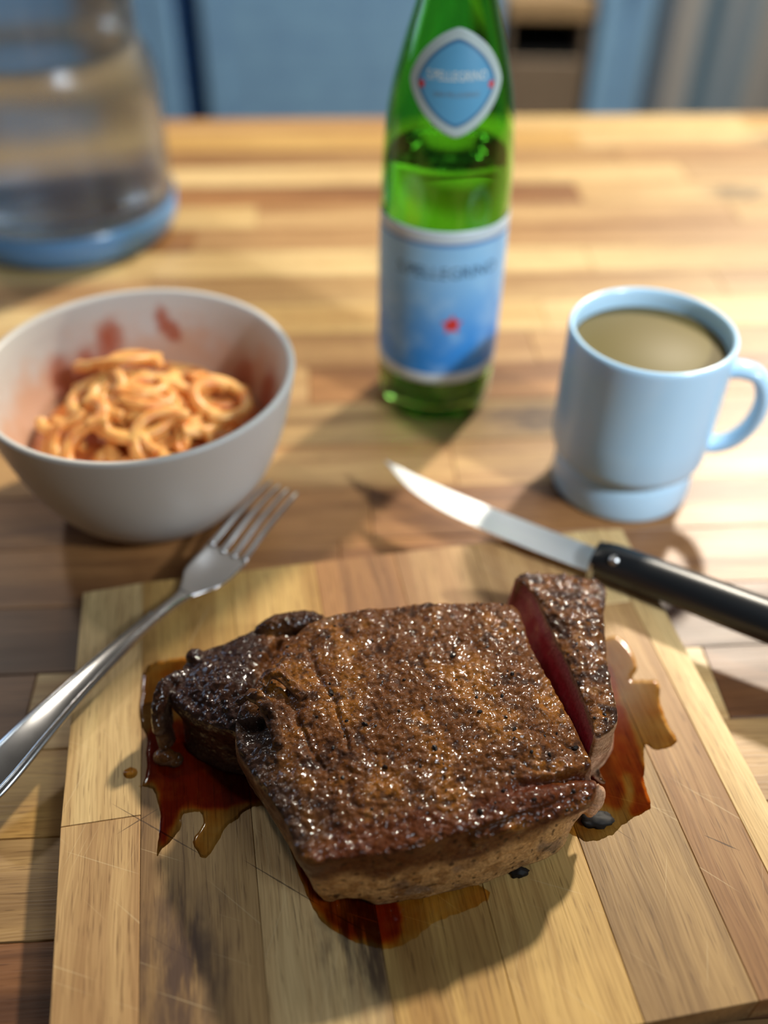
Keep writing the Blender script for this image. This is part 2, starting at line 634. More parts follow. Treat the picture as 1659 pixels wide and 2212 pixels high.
def bm_loft(bm, bottom, top, zb, zt, dome=.002, n=160, bulge=.002, edge=.003, tilt=None):
    """closed block between two outlines: rounded lower and upper edges, slightly domed top. zt may be f(x,y)"""
    B = resample(bottom, n)
    T = align(B, resample(top, n))
    zf = zt if callable(zt) else (lambda x, y: np.full(len(x), zt))
    cB, cT = B.mean(0), T.mean(0)

    def inset(Pn, c, d):
        v = c - Pn
        L = np.linalg.norm(v, axis=1)[:, None]
        return Pn + v / L * np.minimum(d, L * .8)
    rings = []
    for f in (.3, .65):
        Q = cB + (B - cB) * f
        rings.append((Q, np.full(n, zb)))
    rings.append((inset(B, cB, edge * .5), np.full(n, zb)))
    ztop = zf(T[:, 0], T[:, 1])
    for t in (.06, .2, .4, .6, .8):
        Q = B * (1 - t) + T * t
        v = Q - (cB + cT) / 2
        Q = Q + v / np.linalg.norm(v, axis=1)[:, None] * bulge * math.sin(math.pi * t)
        rings.append((Q, zb + (ztop - edge - zb) * t))
    rings.append((T, ztop - edge))
    for a in (35, 65, 90):
        rings.append((inset(T, cT, edge * (1 - math.cos(R(a)))), ztop - edge * (1 - math.sin(R(a)))))
    base = inset(T, cT, edge)
    for f in (.85, .6, .35, .12):
        Q = cT + (base - cT) * f
        rings.append((Q, zf(Q[:, 0], Q[:, 1]) + dome * (1 - f * f)))
    prev = None
    first = None
    for Q, z in rings:
        vs = [bm.verts.new((Q[k, 0], Q[k, 1], z[k])) for k in range(n)]
        if prev:
            for k in range(n):
                bm.faces.new((prev[k], prev[(k + 1) % n], vs[(k + 1) % n], vs[k]))
        else:
            first = vs
        prev = vs
    bm.faces.new(first[::-1])
    bm.faces.new(prev)


def bm_blob(bm, c, r, rz=0, ry=0, rx=0):
    q = bmesh.ops.create_icosphere(bm, subdivisions=3, radius=1.0)
    M = Matrix.Translation(c) @ Matrix.Rotation(rz, 4, 'Z') @ Matrix.Rotation(ry, 4, 'Y') @ Matrix.Rotation(rx, 4, 'X') @ Matrix.Diagonal((*r, 1))
    bmesh.ops.transform(bm, matrix=M, verts=q['verts'])


def remeshed(bm, voxel, smooth_it=6):
    me = bpy.data.meshes.new('tmp')
    bmesh.ops.recalc_face_normals(bm, faces=bm.faces)
    bm.to_mesh(me)
    bm.free()
    o = bpy.data.objects.new('tmp', me)
    COL.objects.link(o)
    m = o.modifiers.new('r', 'REMESH')
    m.mode = 'VOXEL'
    m.voxel_size = voxel
    m.use_smooth_shade = True
    s = o.modifiers.new('s', 'SMOOTH')
    s.iterations = smooth_it
    s.factor = .5
    out = evaluated_mesh(o)
    bpy.data.objects.remove(o)
    bpy.data.meshes.remove(me)
    return out


def mesh_arrays(me):
    n = len(me.vertices)
    P = np.empty(n * 3); me.vertices.foreach_get('co', P)
    N = np.empty(n * 3); me.vertices.foreach_get('normal', N)
    return P.reshape(-1, 3), N.reshape(-1, 3)


def mixc(a, b, t):
    t = np.clip(t, 0, 1)[:, None]
    return a * (1 - t) + np.asarray(b) * t


def seg_dist(P, a, b):
    a, b = np.array(a), np.array(b)
    d = b - a
    t = np.clip(((P[:, :2] - a) @ d) / (d @ d), 0, 1)
    return np.linalg.norm(P[:, :2] - (a + t[:, None] * d), axis=1), t


def crust_relief(P, N, top, amp=1.0):
    """pebbled, fibrous sear"""
    rot = np.array([[.82, .57, 0], [-.57, .82, 0], [0, 0, 1]])
    Q = P @ rot.T
    fib = fbm(Q * np.array([130, 420, 300]), 3)
    peb = fbm(P * 330, 3)
    big = fbm(P * 70, 2)
    ridg = 1 - np.abs(noise3(P * 210 + 5)) * 2
    d = top * (.00045 * peb + .00042 * fib + .0007 * big + .00028 * ridg + .00034 * noise3(P * 540 + 3))
    side = 1 - top
    d = d + side * (.00026 * fbm(P * np.array([180, 180, 330]), 3) + .0006 * fbm(P * 55 + 9, 2))
    return d * amp, peb, fib, big


def colour_layer(me, C, name='Col'):
    a = me.color_attributes.new(name, 'FLOAT_COLOR', 'POINT')
    buf = np.ones((len(C), 4), np.float32)
    buf[:, :3] = np.clip(C, 0, 1)
    a.data.foreach_set('color', buf.ravel())


def meat_mat():
    m = NT('seared_meat')
    pos = m.n('ShaderNodeTexCoord').outputs['Object']
    c = m.attr('Col').outputs['Color']
    wet = m.attr('wet').outputs['Fac']
    n1 = m.noise(pos, 900, 3, .6)
    n2 = m.noise(pos, 2600, 2, .6)
    n0 = m.noise(pos, 400, 1, .35)
    c = m.mix(m.ss(n1, .35, .68), m.vmath('MULTIPLY', c, (.74, .68, .62)), m.vmath('MULTIPLY', c, (1.16, 1.12, 1.06)))
    h = m.math('ADD', m.math('MULTIPLY', n1, 1.0), m.math('MULTIPLY', n2, .35))
    nb = m.bump(h, .55, .0007)
    m.bsdf(Base_Color=c, Roughness=m.math('ADD', .55, m.math('MULTIPLY', wet, -.12)), Normal=nb, Specular_IOR_Level=.10,
           Coat_Weight=m.math('MULTIPLY', wet, .95, clamp=True), Coat_Roughness=.085, Coat_Normal=m.bump(m.math('MULTIPLY', n0, m.math('ADD', .35, m.math('MULTIPLY', m.ss(m.noise(pos, 75, 2), .35, .65), .75))), .9, .0017),
           Subsurface_Weight=0.0)
    return m.m


MEAT = meat_mat()
cl = {k: np.array(lin(v)) for k, v in dict(
    mid=(94, 54, 17), orange=(130, 80, 18), dark=(40, 20, 10), pale=(146, 100, 50), char=(28, 18, 17), fat=(208, 166, 112),
    fatpink=(224, 184, 154), redbrown=(84, 38, 12), grey=(150, 122, 96), red=(158, 42, 62), redpale=(168, 92, 106), purple=(38, 19, 16)).items()}

TOPZ = .054
main_top = [(-.0253, .1606), (-.0358, .1791), (-.0477, .1959), (-.0547, .2078), (-.0557, .2249), (-.0500, .2364), (-.0425, .2484), (-.0341, .2636),
            (-.019, .2731), (.0149, .2785), (.0352, .2806), (.0560, .2800), (.0605, .2690), (.0629, .2559), (.0715, .2324), (.0779, .2129), (.0806, .2007),
            (.0793, .1929), (.0552, .182), (.0298, .1715), (.0055, .1641), (-.012, .1610)]
main_bot = [(-.0190, .1640), (-.0215, .1691), (-.0313, .1818), (-.0418, .1983), (-.0500, .2100), (-.0540, .2249), (-.0490, .2364), (-.0425, .2484), (-.0341, .2636),
            (-.019, .2731), (.0149, .2785), (.0352, .2806), (.0560, .2790), (.0610, .2690), (.0640, .2559), (.0720, .2324), (.0790, .2150), (.0815, .2040),
            (.0745, .1935), (.070, .1850), (.0502, .1757), (.0324, .1692), (.0050, .1625), (-.012, .1622)]


def main_z(x, y):
    z = np.full(len(x), TOPZ)
    z = z - .004 * sstep(.055, .085, x) + .0015 * sstep(.17, .23, y) - .003 * sstep(-.03, -.056, x)
    return z


bm = bmesh.new()
bm_loft(bm, main_bot, main_top, .0162, main_z, dome=.0025, n=200, bulge=.0012, edge=.0028)
# darker spinalis lobe at the left
lobe_top = [(-.0870, .2377), (-.0868, .2480), (-.0845, .2572), (-.0784, .2630), (-.065, .2676), (-.0537, .2734), (-.0358, .2770), (-.025, .262), (-.030, .235), (-.040, .214),
            (-.0568, .2190), (-.0660, .2225), (-.0780, .2290)]
lobe_bot = [(-.0800, .2260), (-.0830, .2350), (-.0830, .2480), (-.0810, .2560), (-.0760, .2610), (-.065, .2660), (-.0537, .2710), (-.0358, .2740), (-.025, .262), (-.030, .235),
            (-.040, .214), (-.0590, .2160), (-.0700, .2200)]
bm_loft(bm, lobe_bot, lobe_top, .0162, lambda x, y: .045 - .18 * np.clip(-.06 - x, 0, 1) - .05 * np.clip(.24 - y, 0, 1), dome=.003, n=140, bulge=-.002, edge=.005)
# curled rim and knob at the lobe's end
bm_tube(bm, spline([(-.0885, .2290, .0190), (-.0905, .2330, .026), (-.0910, .2390, .034), (-.0890, .2460, .0375), (-.0840, .2500, .037)], 6), [.0026] * 6 + [.003] * 6 + [.0034] * 6 + [.003] * 7, [.0052] * 6 + [.0066] * 6 + [.006] * 6 + [.004] * 7, n=12, upv=(.2, 1, 0))
bm_blob(bm, (-.0888, .2225, .0195), (.0046, .0036, .0032))
bm_blob(bm, (-.0850, .2225, .0175), (.0040, .0036, .0025))
# dark bump behind the lobe, and the folded flap over the main muscle's left edge
bm_blob(bm, (-.0400, .2740, .043), (.016, .006, .008), R(14))
bm_blob(bm, (-.0800, .2590, .040), (.004, .004, .004))
bm_tube(bm, spline([(-.0560, .2245, .0545), (-.0510, .2260, .0580), (-.0450, .2215, .0588), (-.0400, .2120, .0572), (-.0375, .2040, .0555)], 6),
        [.0016] * 6 + [.0028] * 6 + [.0028] * 6 + [.0022] * 6 + [.001], .0018, n=10)
bm_tube(bm, spline([(-.0470, .2330, .0555), (-.0440, .2370, .0580), (-.0380, .2340, .0585), (-.030, .2260, .0575)], 6), .0022, .0016, n=10)
# fat strip along the lower right edge
bm_tube(bm, spline([(.0180, .1700, .0475), (.0420, .1775, .0475), (.0650, .1860, .0470), (.0800, .1945, .0460)], 6),
        [.0015] * 4 + [.0050] * 12 + [.0045, .003, .002], .0042, n=14)
bm_tube(bm, spline([(.0805, .1985, .045), (.0835, .1970, .038), (.0815, .1955, .030), (.083, .1962, .0255)], 6), [.003] * 12 + [.0025, .002, .0018, .0016, .0013, .001, .0008], n=10)
steak_me = remeshed(bm, .0005, 5)
P, N = mesh_arrays(steak_me)
top = sstep(.35, .75, N[:, 2])
# grooves: trench above the fat strip, crease between lobe and main muscle, tears at the lower front
dsp = np.zeros(len(P))
d1, t1 = seg_dist(P, (.0845, .2005), (.047, .1885))
wid = .0020 + .0006 * noise3(P * 120)
dsp -= .0058 * np.exp(-(d1 / wid) ** 2) * (1 - .75 * t1) * sstep(.040, .047, P[:, 2])
d2, t2 = seg_dist(P, (-.0440, .2620), (-.0545, .2350))
dsp -= .0035 * np.exp(-(d2 / .0022) ** 2) * top
d2, t2 = seg_dist(P, (-.0380, .2140), (-.0560, .2160))
dsp -= .004 * np.exp(-(d2 / .0018) ** 2) * top * sstep(.0, .6, t2)
for a, b, dd, w in (((-.030, .252), (-.012, .205), .0012, .0011), ((-.040, .235), (-.022, .196), .0012, .0012), ((.045, .200), (.072, .196), .0009, .0008),
                    ((.055, .218), (.074, .208), .0008, .0006), ((.050, .212), (.070, .219), .0007, .0005)):
    wob = np.c_[noise3(P * 90), noise3(P * 90 + 40), np.zeros(len(P))] * .0025
    d3, t3 = seg_dist(P + wob, a, b)
    dsp -= dd * np.exp(-(d3 / w) ** 2) * top
rel, peb, fib, big = crust_relief(P, N, top)
# lower front hollow where the fat parts
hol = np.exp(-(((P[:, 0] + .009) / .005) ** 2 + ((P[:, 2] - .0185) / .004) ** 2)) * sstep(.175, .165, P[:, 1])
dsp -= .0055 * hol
P2 = P + N * (dsp + rel)[:, None]
P2[:, 2] = np.maximum(P2[:, 2], .0161)
steak_me.vertices.foreach_set('co', P2.ravel())
steak_me.update()
# colour of the meat itself
x, y, z = P[:, 0], P[:, 1], P[:, 2]
nA = fbm(P * 60 + 3, 3); nB = fbm(P * 150 + 11, 3); nC = fbm(P * 420 + 31, 2)
C = np.tile(cl['mid'], (len(P), 1))
C = mixc(C, cl['orange'], sstep(-.2, .4, nA) * .95)
C = mixc(C, cl['pale'], sstep(.3, .9, nB * .6 + nA * .5) * .6)
C = mixc(C, cl['dark'], sstep(.10, .6, -nB * .8 - .45 * peb) * .8)
C = mixc(C, cl['dark'], sstep(.25, .6, noise3(P * 330 + 60)) * .35)
C = mixc(C, cl['pale'], sstep(.1, .6, fbm(P * np.array([260, 90, 100]) + 4, 3)) * sstep(.022, .004, np.hypot(x + .004, (y - .176) * 1.3)) * .8)
# charred left border of the top and the dark lobe
char = sstep(.021, .003, np.minimum(seg_dist(P, (-.054, .214), (-.0285, .168))[0], seg_dist(P, (-.057, .222), (-.053, .206))[0]) + .006 * nA)
C = mixc(C, cl['char'], char * .85)
lob = sstep(-.046, -.056, x - .10 * (y - .245) * 0) * sstep(.212, .222, y + .3 * (x + .055))
C = mixc(C, cl['purple'], lob * .88)
C = mixc(C, cl['dark'], sstep(.262, .272, y) * sstep(.0, -.03, x) * .7)
# sides: fat below, red-brown under the top edge
side = sstep(.62, .25, N[:, 2])
front = sstep(-.1, -.5, N[:, 1]) * sstep(-.045, -.02, x)
fatc = mixc(np.tile(cl['fat'], (len(P), 1)), cl['grey'], sstep(.1, .6, nA))
fatc = mixc(fatc, cl['pale'], sstep(.1, .5, nB) * .6)
fatc = mixc(fatc, cl['fatpink'], sstep(.068, .08, x) * .7)
hgt = z + .004 * nA + .10 * (x - .02) * 0
edge_h = .043 - .06 * np.clip(x - .0, -.03, .06)
fatc = mixc(fatc, cl['redbrown'], sstep(edge_h - .006, edge_h + .002, hgt) * .92)
fatc = mixc(fatc, cl['redbrown'], sstep(.3, .6, noise3(P * 130 + 77)) * .35)
fatc = mixc(fatc, cl['dark'], sstep(.44, .56, noise3(P * 420 + 7)) * .75)
sidec = mixc(np.tile(np.array(lin((96, 66, 46))), (len(P), 1)), cl['grey'], sstep(0, .5, nB) * .6)
sidec = mixc(sidec, fatc[:, :], 0) if False else sidec
leftside = 1 - front
sc = sidec * leftside[:, None] + fatc * front[:, None]
sc = mixc(sc, cl['purple'], lob * .8)
C = C * (1 - side[:, None]) + sc * side[:, None]
# glossy red-brown band along the front of the top, pale rim of fat at the right end
d4, t4 = seg_dist(P, (-.02, .163), (.040, .1795))
C = mixc(C, cl['redbrown'], sstep(.009, .002, d4 + .003 * nA) * .75 * top)
d5, _ = seg_dist(P, (.052, .1835), (.078, .193))
C = mixc(C, cl['redbrown'], sstep(.009, .003, d5 + .003 * nA) * .8 * (z > .042))
C = mixc(C, cl['fatpink'], sstep(.0795, .0825, x + .001 * nA) * sstep(.212, .205, y) * .85)
C = mixc(C, np.array(lin((70, 22, 10))), np.exp(-(d1 / .003) ** 2) * (1 - .6 * t1) * .9 * sstep(.040, .046, z))
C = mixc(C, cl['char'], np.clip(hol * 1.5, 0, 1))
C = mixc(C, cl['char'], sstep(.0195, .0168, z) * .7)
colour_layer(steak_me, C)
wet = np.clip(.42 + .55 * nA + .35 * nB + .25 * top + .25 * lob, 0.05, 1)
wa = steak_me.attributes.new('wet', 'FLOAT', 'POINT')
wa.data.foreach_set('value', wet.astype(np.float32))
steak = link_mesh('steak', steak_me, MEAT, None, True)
tag(steak, 'thick browned peppered steak, the large uncut piece on the cutting board', 'steak')

# pepper grains pressed into the crust: one part
gb = bmesh.new()
ups = np.where((top > .8) & (z > .04))[0]
npr = np.random.default_rng(12)
sp = [(.0745, .2085), (.051, .2135), (.0455, .1880), (.0205, .2040), (-.006, .2135), (.0150, .197), (.0635, .204), (.0385, .2205), (.002, .1960), (.0480, .2290), (.0295, .2480),
      (.0530, .2400), (.0560, .1855), (.0365, .1795), (.071, .1905), (-.0195, .2290)]
idx = [int(ups[np.argmin(((P[ups, :2] - np.array(q)) ** 2).sum(1))]) for q in sp] + list(npr.choice(ups, 90))
for j, i in enumerate(idx):
    s = npr.uniform(.0010, .0016) if j < len(sp) else npr.uniform(.0004, .0009)
    q = bmesh.ops.create_icosphere(gb, subdivisions=1, radius=1)
    M = Matrix.Translation(Vector(P2[i]) + Vector(N[i]) * s * .25) @ Matrix.Rotation(npr.uniform(0, 6), 4, 'Z') @ Matrix.Rotation(npr.uniform(0, 3), 4, 'X') @ Matrix.Diagonal((s, s * npr.uniform(.6, .9), s * npr.uniform(.5, .8), 1))
    for v in q['verts']:
        v.co *= npr.uniform(.8, 1.15)
    bmesh.ops.transform(gb, matrix=M, verts=q['verts'])
PEP = plain('pepper', lin((26, 20, 18)), .35)
pg = from_bm('pepper_grains', gb, PEP, steak)
pg['kind'] = 'stuff'

# cut slice at the right
sl_top = [(.0600, .2990), (.0682, .3028), (.0990, .2973), (.0972, .2780), (.0951, .2600), (.0938, .2400), (.0930, .2225), (.0832, .2141), (.0812, .2222), (.0761, .2497), (.0700, .2723),
          (.0667, .2885), (.0632, .2985)]
sl_bot = [(.0640, .3000), (.0692, .3018), (.0970, .2960), (.0970, .2780), (.0960, .2600), (.0975, .2400), (.0985, .2330), (.0920, .2230), (.0842, .2160), (.0830, .2222), (.0775, .2497), (.0715, .2723),
          (.0682, .2885), (.0652, .2985)]
sl_top = [(.0600, .2995), (.0690, .3036), (.0985, .2985), (.0970, .2780), (.0951, .2600), (.0940, .2400), (.0934, .2228), (.0845, .2150), (.0832, .2210), (.0812, .2330), (.0779, .2497), (.0723, .2723),
          (.0682, .2885), (.0640, .2960)]
sl_bot = [(.0575, .2990), (.0650, .3020), (.0970, .2960), (.0970, .2780), (.0960, .2600), (.0975, .2400), (.0985, .2330), (.0920, .2230), (.0838, .2160), (.0822, .2222), (.0790, .2330), (.0735, .2497), (.0672, .2723),
          (.0625, .2885), (.0590, .2950)]
bm = bmesh.new()
bm_loft(bm, sl_bot, sl_top, .0162, lambda x, y: .0505 - .0 * x, dome=.0015, n=160, bulge=.001, edge=.0015)
bm_tube(bm, spline([(.0880, .2195, .022), (.0905, .2170, .0185), (.0930, .2160, .0170)], 6), [.0022, .002, .002, .0018, .0018, .0016, .0015, .0014, .0013, .0012, .001, .0009, .0008], n=8)
sl_me = remeshed(bm, .0005, 4)
P, N = mesh_arrays(sl_me)
top = sstep(.35, .75, N[:, 2])
cut = sstep(-.45, -.75, N[:, 0]) * sstep(.5, .2, N[:, 2]) * (P[:, 1] > .2165)
rel, peb, fib, big = crust_relief(P, N, top)
rel = rel * (1 - cut) + cut * (.00012 * fbm(P * np.array([300, 700, 120]), 3) + .0003 * big)
P2 = P + N * rel[:, None]
P2[:, 2] = np.maximum(P2[:, 2], .0161)
sl_me.vertices.foreach_set('co', P2.ravel())
sl_me.update()
nA = fbm(P * 60 + 3, 3); nB = fbm(P * 150 + 11, 3); nC = fbm(P * 420 + 31, 2)
C = np.tile(cl['mid'], (len(P), 1))
C = mixc(C, cl['orange'], sstep(0, .6, nA) * .6)
C = mixc(C, cl['pale'], sstep(.25, .7, nB) * .5)
C = mixc(C, cl['dark'], sstep(.10, .5, -nB) * .85)
C = mixc(C, cl['dark'], sstep(.2, .5, noise3(P * 330 + 60)) * .5)
C = mixc(C, cl['dark'], sstep(.0045, .0, seg_dist(P, (.0985, .2985), (.0934, .2228))[0] + .002 * nB) * .8)
C = mixc(C, cl['dark'], sstep(.0045, .0, seg_dist(P, (.0840, .2146), (.0934, .2228))[0] + .002 * nB) * .8)
side = sstep(.62, .25, N[:, 2])
sc = mixc(np.tile(cl['fatpink'], (len(P), 1)), cl['grey'], sstep(-.2, .5, nA) * .8)
sc = mixc(sc, np.array(lin((100, 70, 50))), sstep(.23, .25, P[:, 1]) * .8)
C = C * (1 - side[:, None]) + sc * side[:, None]
hz = P[:, 2]
cc = mixc(np.tile(cl['red'], (len(P), 1)), cl['redpale'], sstep(.041, .047, hz + .002 * nA))
cc = mixc(cc, cl['grey'], sstep(.0465, .0492, hz + .001 * nB) * .8)
cc = mixc(cc, cl['redpale'], sstep(.1, .6, noise3(P * np.array([300, 500, 60]))) * .22)
cc = mixc(cc, cl['redpale'], sstep(.282, .296, P[:, 1]) * .75)
C = C * (1 - cut[:, None]) + cc * cut[:, None]
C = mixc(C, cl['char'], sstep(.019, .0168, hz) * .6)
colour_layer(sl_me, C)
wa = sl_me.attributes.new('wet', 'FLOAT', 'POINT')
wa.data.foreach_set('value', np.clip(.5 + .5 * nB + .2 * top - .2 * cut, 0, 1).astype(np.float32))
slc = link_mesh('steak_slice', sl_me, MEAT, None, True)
tag(slc, 'slice of steak showing its red cut face, right of the big piece', 'steak slice')
gb = bmesh.new()
ups = np.where(top > .8)[0]
for i in npr.choice(ups, 30):
    s = npr.uniform(.0004, .0010)
    q = bmesh.ops.create_icosphere(gb, subdivisions=1, radius=1)
    M = Matrix.Translation(Vector(P2[i]) + Vector(N[i]) * s * .2) @ Matrix.Rotation(npr.uniform(0, 6), 4, 'Z') @ Matrix.Diagonal((s, s * .8, s * .7, 1))
    bmesh.ops.transform(gb, matrix=M, verts=q['verts'])
pg = from_bm('pepper_grains', gb, PEP, slc)
pg['kind'] = 'stuff'

CHARM = plain('charred_fat', lin((20, 16, 14)), .65)
# black charred crumbs lying beside the steak
for (cx, cy, sx, lab) in ((.0872, .1992, .0060, 'round black charred crumb beside the right front corner of the steak'),
                          (.0540, .1765, .0034, 'flat black charred crumb under the front fat edge of the steak')):
    bm = bmesh.new()
    bmesh.ops.create_icosphere(bm, subdivisions=3, radius=1)
    vv = np.array([v.co[:] for v in bm.verts])
    nn = fbm(vv * 1.7 + cx * 100, 3) * 1.6
    for v, k in zip(bm.verts, nn):
        v.co = Vector((v.co.x * sx * (1 + .25 * k), v.co.y * sx * .62 * (1 + .25 * k), max(v.co.z, -.5) * .0022 * (1 + .2 * k)))
    o = from_bm('charred_crumb', bm, CHARM, None, True)
    o.location = (cx, cy, BT + .0012)
    tag(o, lab, 'crumb')


# ------------------------------------------------------------------ juice on the board
def poly_sd(poly, Q):
    """signed distance, positive inside"""
    Pn = np.array(poly)
    inside = np.zeros(len(Q), bool)
    dmin = np.full(len(Q), 1e9)
    for a, b in zip(Pn, np.roll(Pn, -1, 0)):
        dmin = np.minimum(dmin, seg_dist(np.c_[Q, np.zeros(len(Q))], a, b)[0])
        cond = (a[1] > Q[:, 1]) != (b[1] > Q[:, 1])
        with np.errstate(divide='ignore', invalid='ignore'):
            xc = (b[0] - a[0]) * (Q[:, 1] - a[1]) / (b[1] - a[1]) + a[0]
        inside ^= cond & (Q[:, 0] < xc)
    return np.where(inside, dmin, -dmin)


jm = NT('meat_juice')
dep = jm.attr('depth').outputs['Fac']
pos = jm.n('ShaderNodeTexCoord').outputs['Object']
jn = jm.noise(pos, 260, 3, .6)
dd = jm.math('ADD', dep, jm.math('MULTIPLY', jm.math('SUBTRACT', jn, .5), .5), clamp=True)
ramp = jm.n('ShaderNodeValToRGB')
jm.l(dd, ramp.inputs[0])
e = ramp.color_ramp.elements
e[0].position, e[0].color = 0.0, (.97, .86, .56, 1)
e[1].position, e[1].color = 1.0, (.66, .19, .035, 1)
x1 = ramp.color_ramp.elements.new(.35); x1.color = (.92, .70, .34, 1)
x2 = ramp.color_ramp.elements.new(.65); x2.color = (.87, .46, .14, 1)
tr = jm.n('ShaderNodeBsdfTransparent')
jm.l(ramp.outputs[0], tr.inputs[0])
gl = jm.n('ShaderNodeBsdfGlossy')
gl.inputs['Roughness'].default_value = .10
fr = jm.n('ShaderNodeFresnel')
fr.inputs[0].default_value = 1.35
mx = jm.n('ShaderNodeMixShader')
jm.l(fr.outputs[0], mx.inputs[0]); jm.l(tr.outputs[0], mx.inputs[1]); jm.l(gl.outputs[0], mx.inputs[2])
jm.l(mx.outputs[0], jm.out.inputs[0])


def puddle(outline, deep, label, step=.0006, h0=.00035, ragged=.0008, dmax=1.0):
    outline = [tuple(p) for p in spline(outline, 3, True)]
    deep = [[tuple(p) for p in spline(q, 3, True)] for q in deep]
    A = np.array(outline)
    x0, y0 = A.min(0) - .002
    x1_, y1_ = A.max(0) + .002
    nx, ny = int((x1_ - x0) / step), int((y1_ - y0) / step)
    X, Y = np.meshgrid(np.linspace(x0, x1_, nx), np.linspace(y0, y1_, ny), indexing='ij')
    Q = np.c_[X.ravel(), Y.ravel()]
    sd = poly_sd(outline, Q)
    Q3 = np.c_[Q, np.zeros(len(Q))]
    # the liquid creeps along the grain: noise is stretched that way
    ca, sa = math.cos(BA), math.sin(BA)
    G3 = np.c_[(Q[:, 0] * ca + Q[:, 1] * sa) * 260, (-Q[:, 0] * sa + Q[:, 1] * ca) * 90, np.zeros(len(Q))]
    sd = sd + ragged * fbm(G3, 3)
    deepd = np.full(len(Q), -.02)
    for dpl in deep:
        deepd = np.maximum(deepd, poly_sd(dpl, Q))
    dv = np.clip(.22 + .25 * fbm(Q3 * 70, 2) + .75 * sstep(-.0022, .0022, deepd + .0014 * fbm(G3 * .8 + 9, 3)), 0, 1) * dmax
    zz = BT + np.clip(sd * .35, -.0006, h0)
    keep = sd > -.0022
    bm = bmesh.new()
    ids = {}
    lay = bm.verts.layers.float.new('depth')
    for i in np.where(keep)[0]:
        v = bm.verts.new((Q[i, 0], Q[i, 1], zz[i]))
        v[lay] = float(dv[i])
        ids[i] = v
    for i in range(nx - 1):
        for j in range(ny - 1):
            k = (i * ny + j, (i + 1) * ny + j, (i + 1) * ny + j + 1, i * ny + j + 1)
            if all(q in ids for q in k):
                bm.faces.new([ids[q] for q in k])
    o = from_bm('juice_puddle', bm, jm.m, None, True)
    tag(o, label, 'puddle')
    return o


JL = [(-.1067, .2724), (-.1062, .2568), (-.1037, .2421), (-.0988, .2328), (-.0964, .2149), (-.0978, .2106), (-.092, .2097), (-.0876, .2014), (-.0859, .1923), (-.0849, .1807),
      (-.083, .1836), (-.0784, .1915), (-.0778, .1985), (-.0715, .1997), (-.0690, .1950), (-.0720, .1870), (-.0658, .1802), (-.0614, .1909), (-.0564, .197), (-.0479, .2033), (-.0377, .1933), (-.0309, .178),
      (-.0266, .1672), (-.0208, .1577), (-.0155, .1535), (-.0086, .1495), (.0006, .1475), (.0081, .1481), (.0156, .1524), (.0233, .158), (.032, .1613), (.0425, .169),
      (.0152, .1828), (-.0224, .2122), (-.0457, .2583), (-.0683, .2733), (-.0903, .2782)]
JLr = [(-.1008, .2351), (-.0975, .2149), (-.0890, .2080), (-.0866, .1900), (-.0815, .1860), (-.0790, .2010), (-.0646, .2015), (-.048, .2050), (-.0379, .1973), (-.0300, .1800),
       (-.0250, .1665), (-.0156, .1545), (-.0003, .1488), (.0064, .1500), (.008, .1643), (-.0206, .182), (-.05, .2225), (-.0743, .2428), (-.0883, .2425)]
puddle(JL, [JLr], 'red-brown meat juice pooled on the board left of and before the steak')
JR = [(.1088, .2960), (.1166, .2889), (.1178, .2779), (.1142, .2699), (.1257, .2701), (.1241, .2572), (.1251, .2474), (.1281, .2379), (.1182, .2331), (.1137, .2353),
      (.1118, .2284), (.1098, .2151), (.1099, .2056), (.1026, .2013), (.0941, .1951), (.0861, .191), (.0783, .1918), (.0713, .2037), (.0833, .2369), (.0900, .2747)]
JRr = [(.0980, .283), (.1061, .2777), (.1055, .2684), (.1082, .2544), (.1102, .2375), (.111, .2239), (.1095, .2151), (.1099, .2056), (.1018, .2023), (.1050, .2140), (.1040, .2215),
       (.1015, .2171), (.0985, .2043), (.0905, .2073), (.0840, .2100), (.0893, .2371), (.090, .2616)]
puddle(JR, [JRr], 'orange-red meat juice running down the board right of the steak slice', dmax=.76)
dr = []
for k in range(14):
    a = 2 * math.pi * k / 14
    dr.append((-.1026 + .0030 * math.cos(a), .2170 + .0026 * math.sin(a)))
puddle(dr, [], 'single small clear drop on the pale strip left of the juice', step=.0003, h0=.0008, ragged=.0004)


# ------------------------------------------------------------------ bowl of pasta
BX, BY = -.1290, .4125
bowl_m = NT('glazed_bowl')
pos = bowl_m.n('ShaderNodeTexCoord').outputs['Object']
gn = bowl_m.n('ShaderNodeNewGeometry')
sepb = bowl_m.n('ShaderNodeSeparateXYZ')
bowl_m.l(pos, sepb.inputs[0])
rad = bowl_m.vmath('LENGTH', bowl_m.vmath('MULTIPLY', pos, (1, 1, 0)))
base = lin((206, 203, 198))
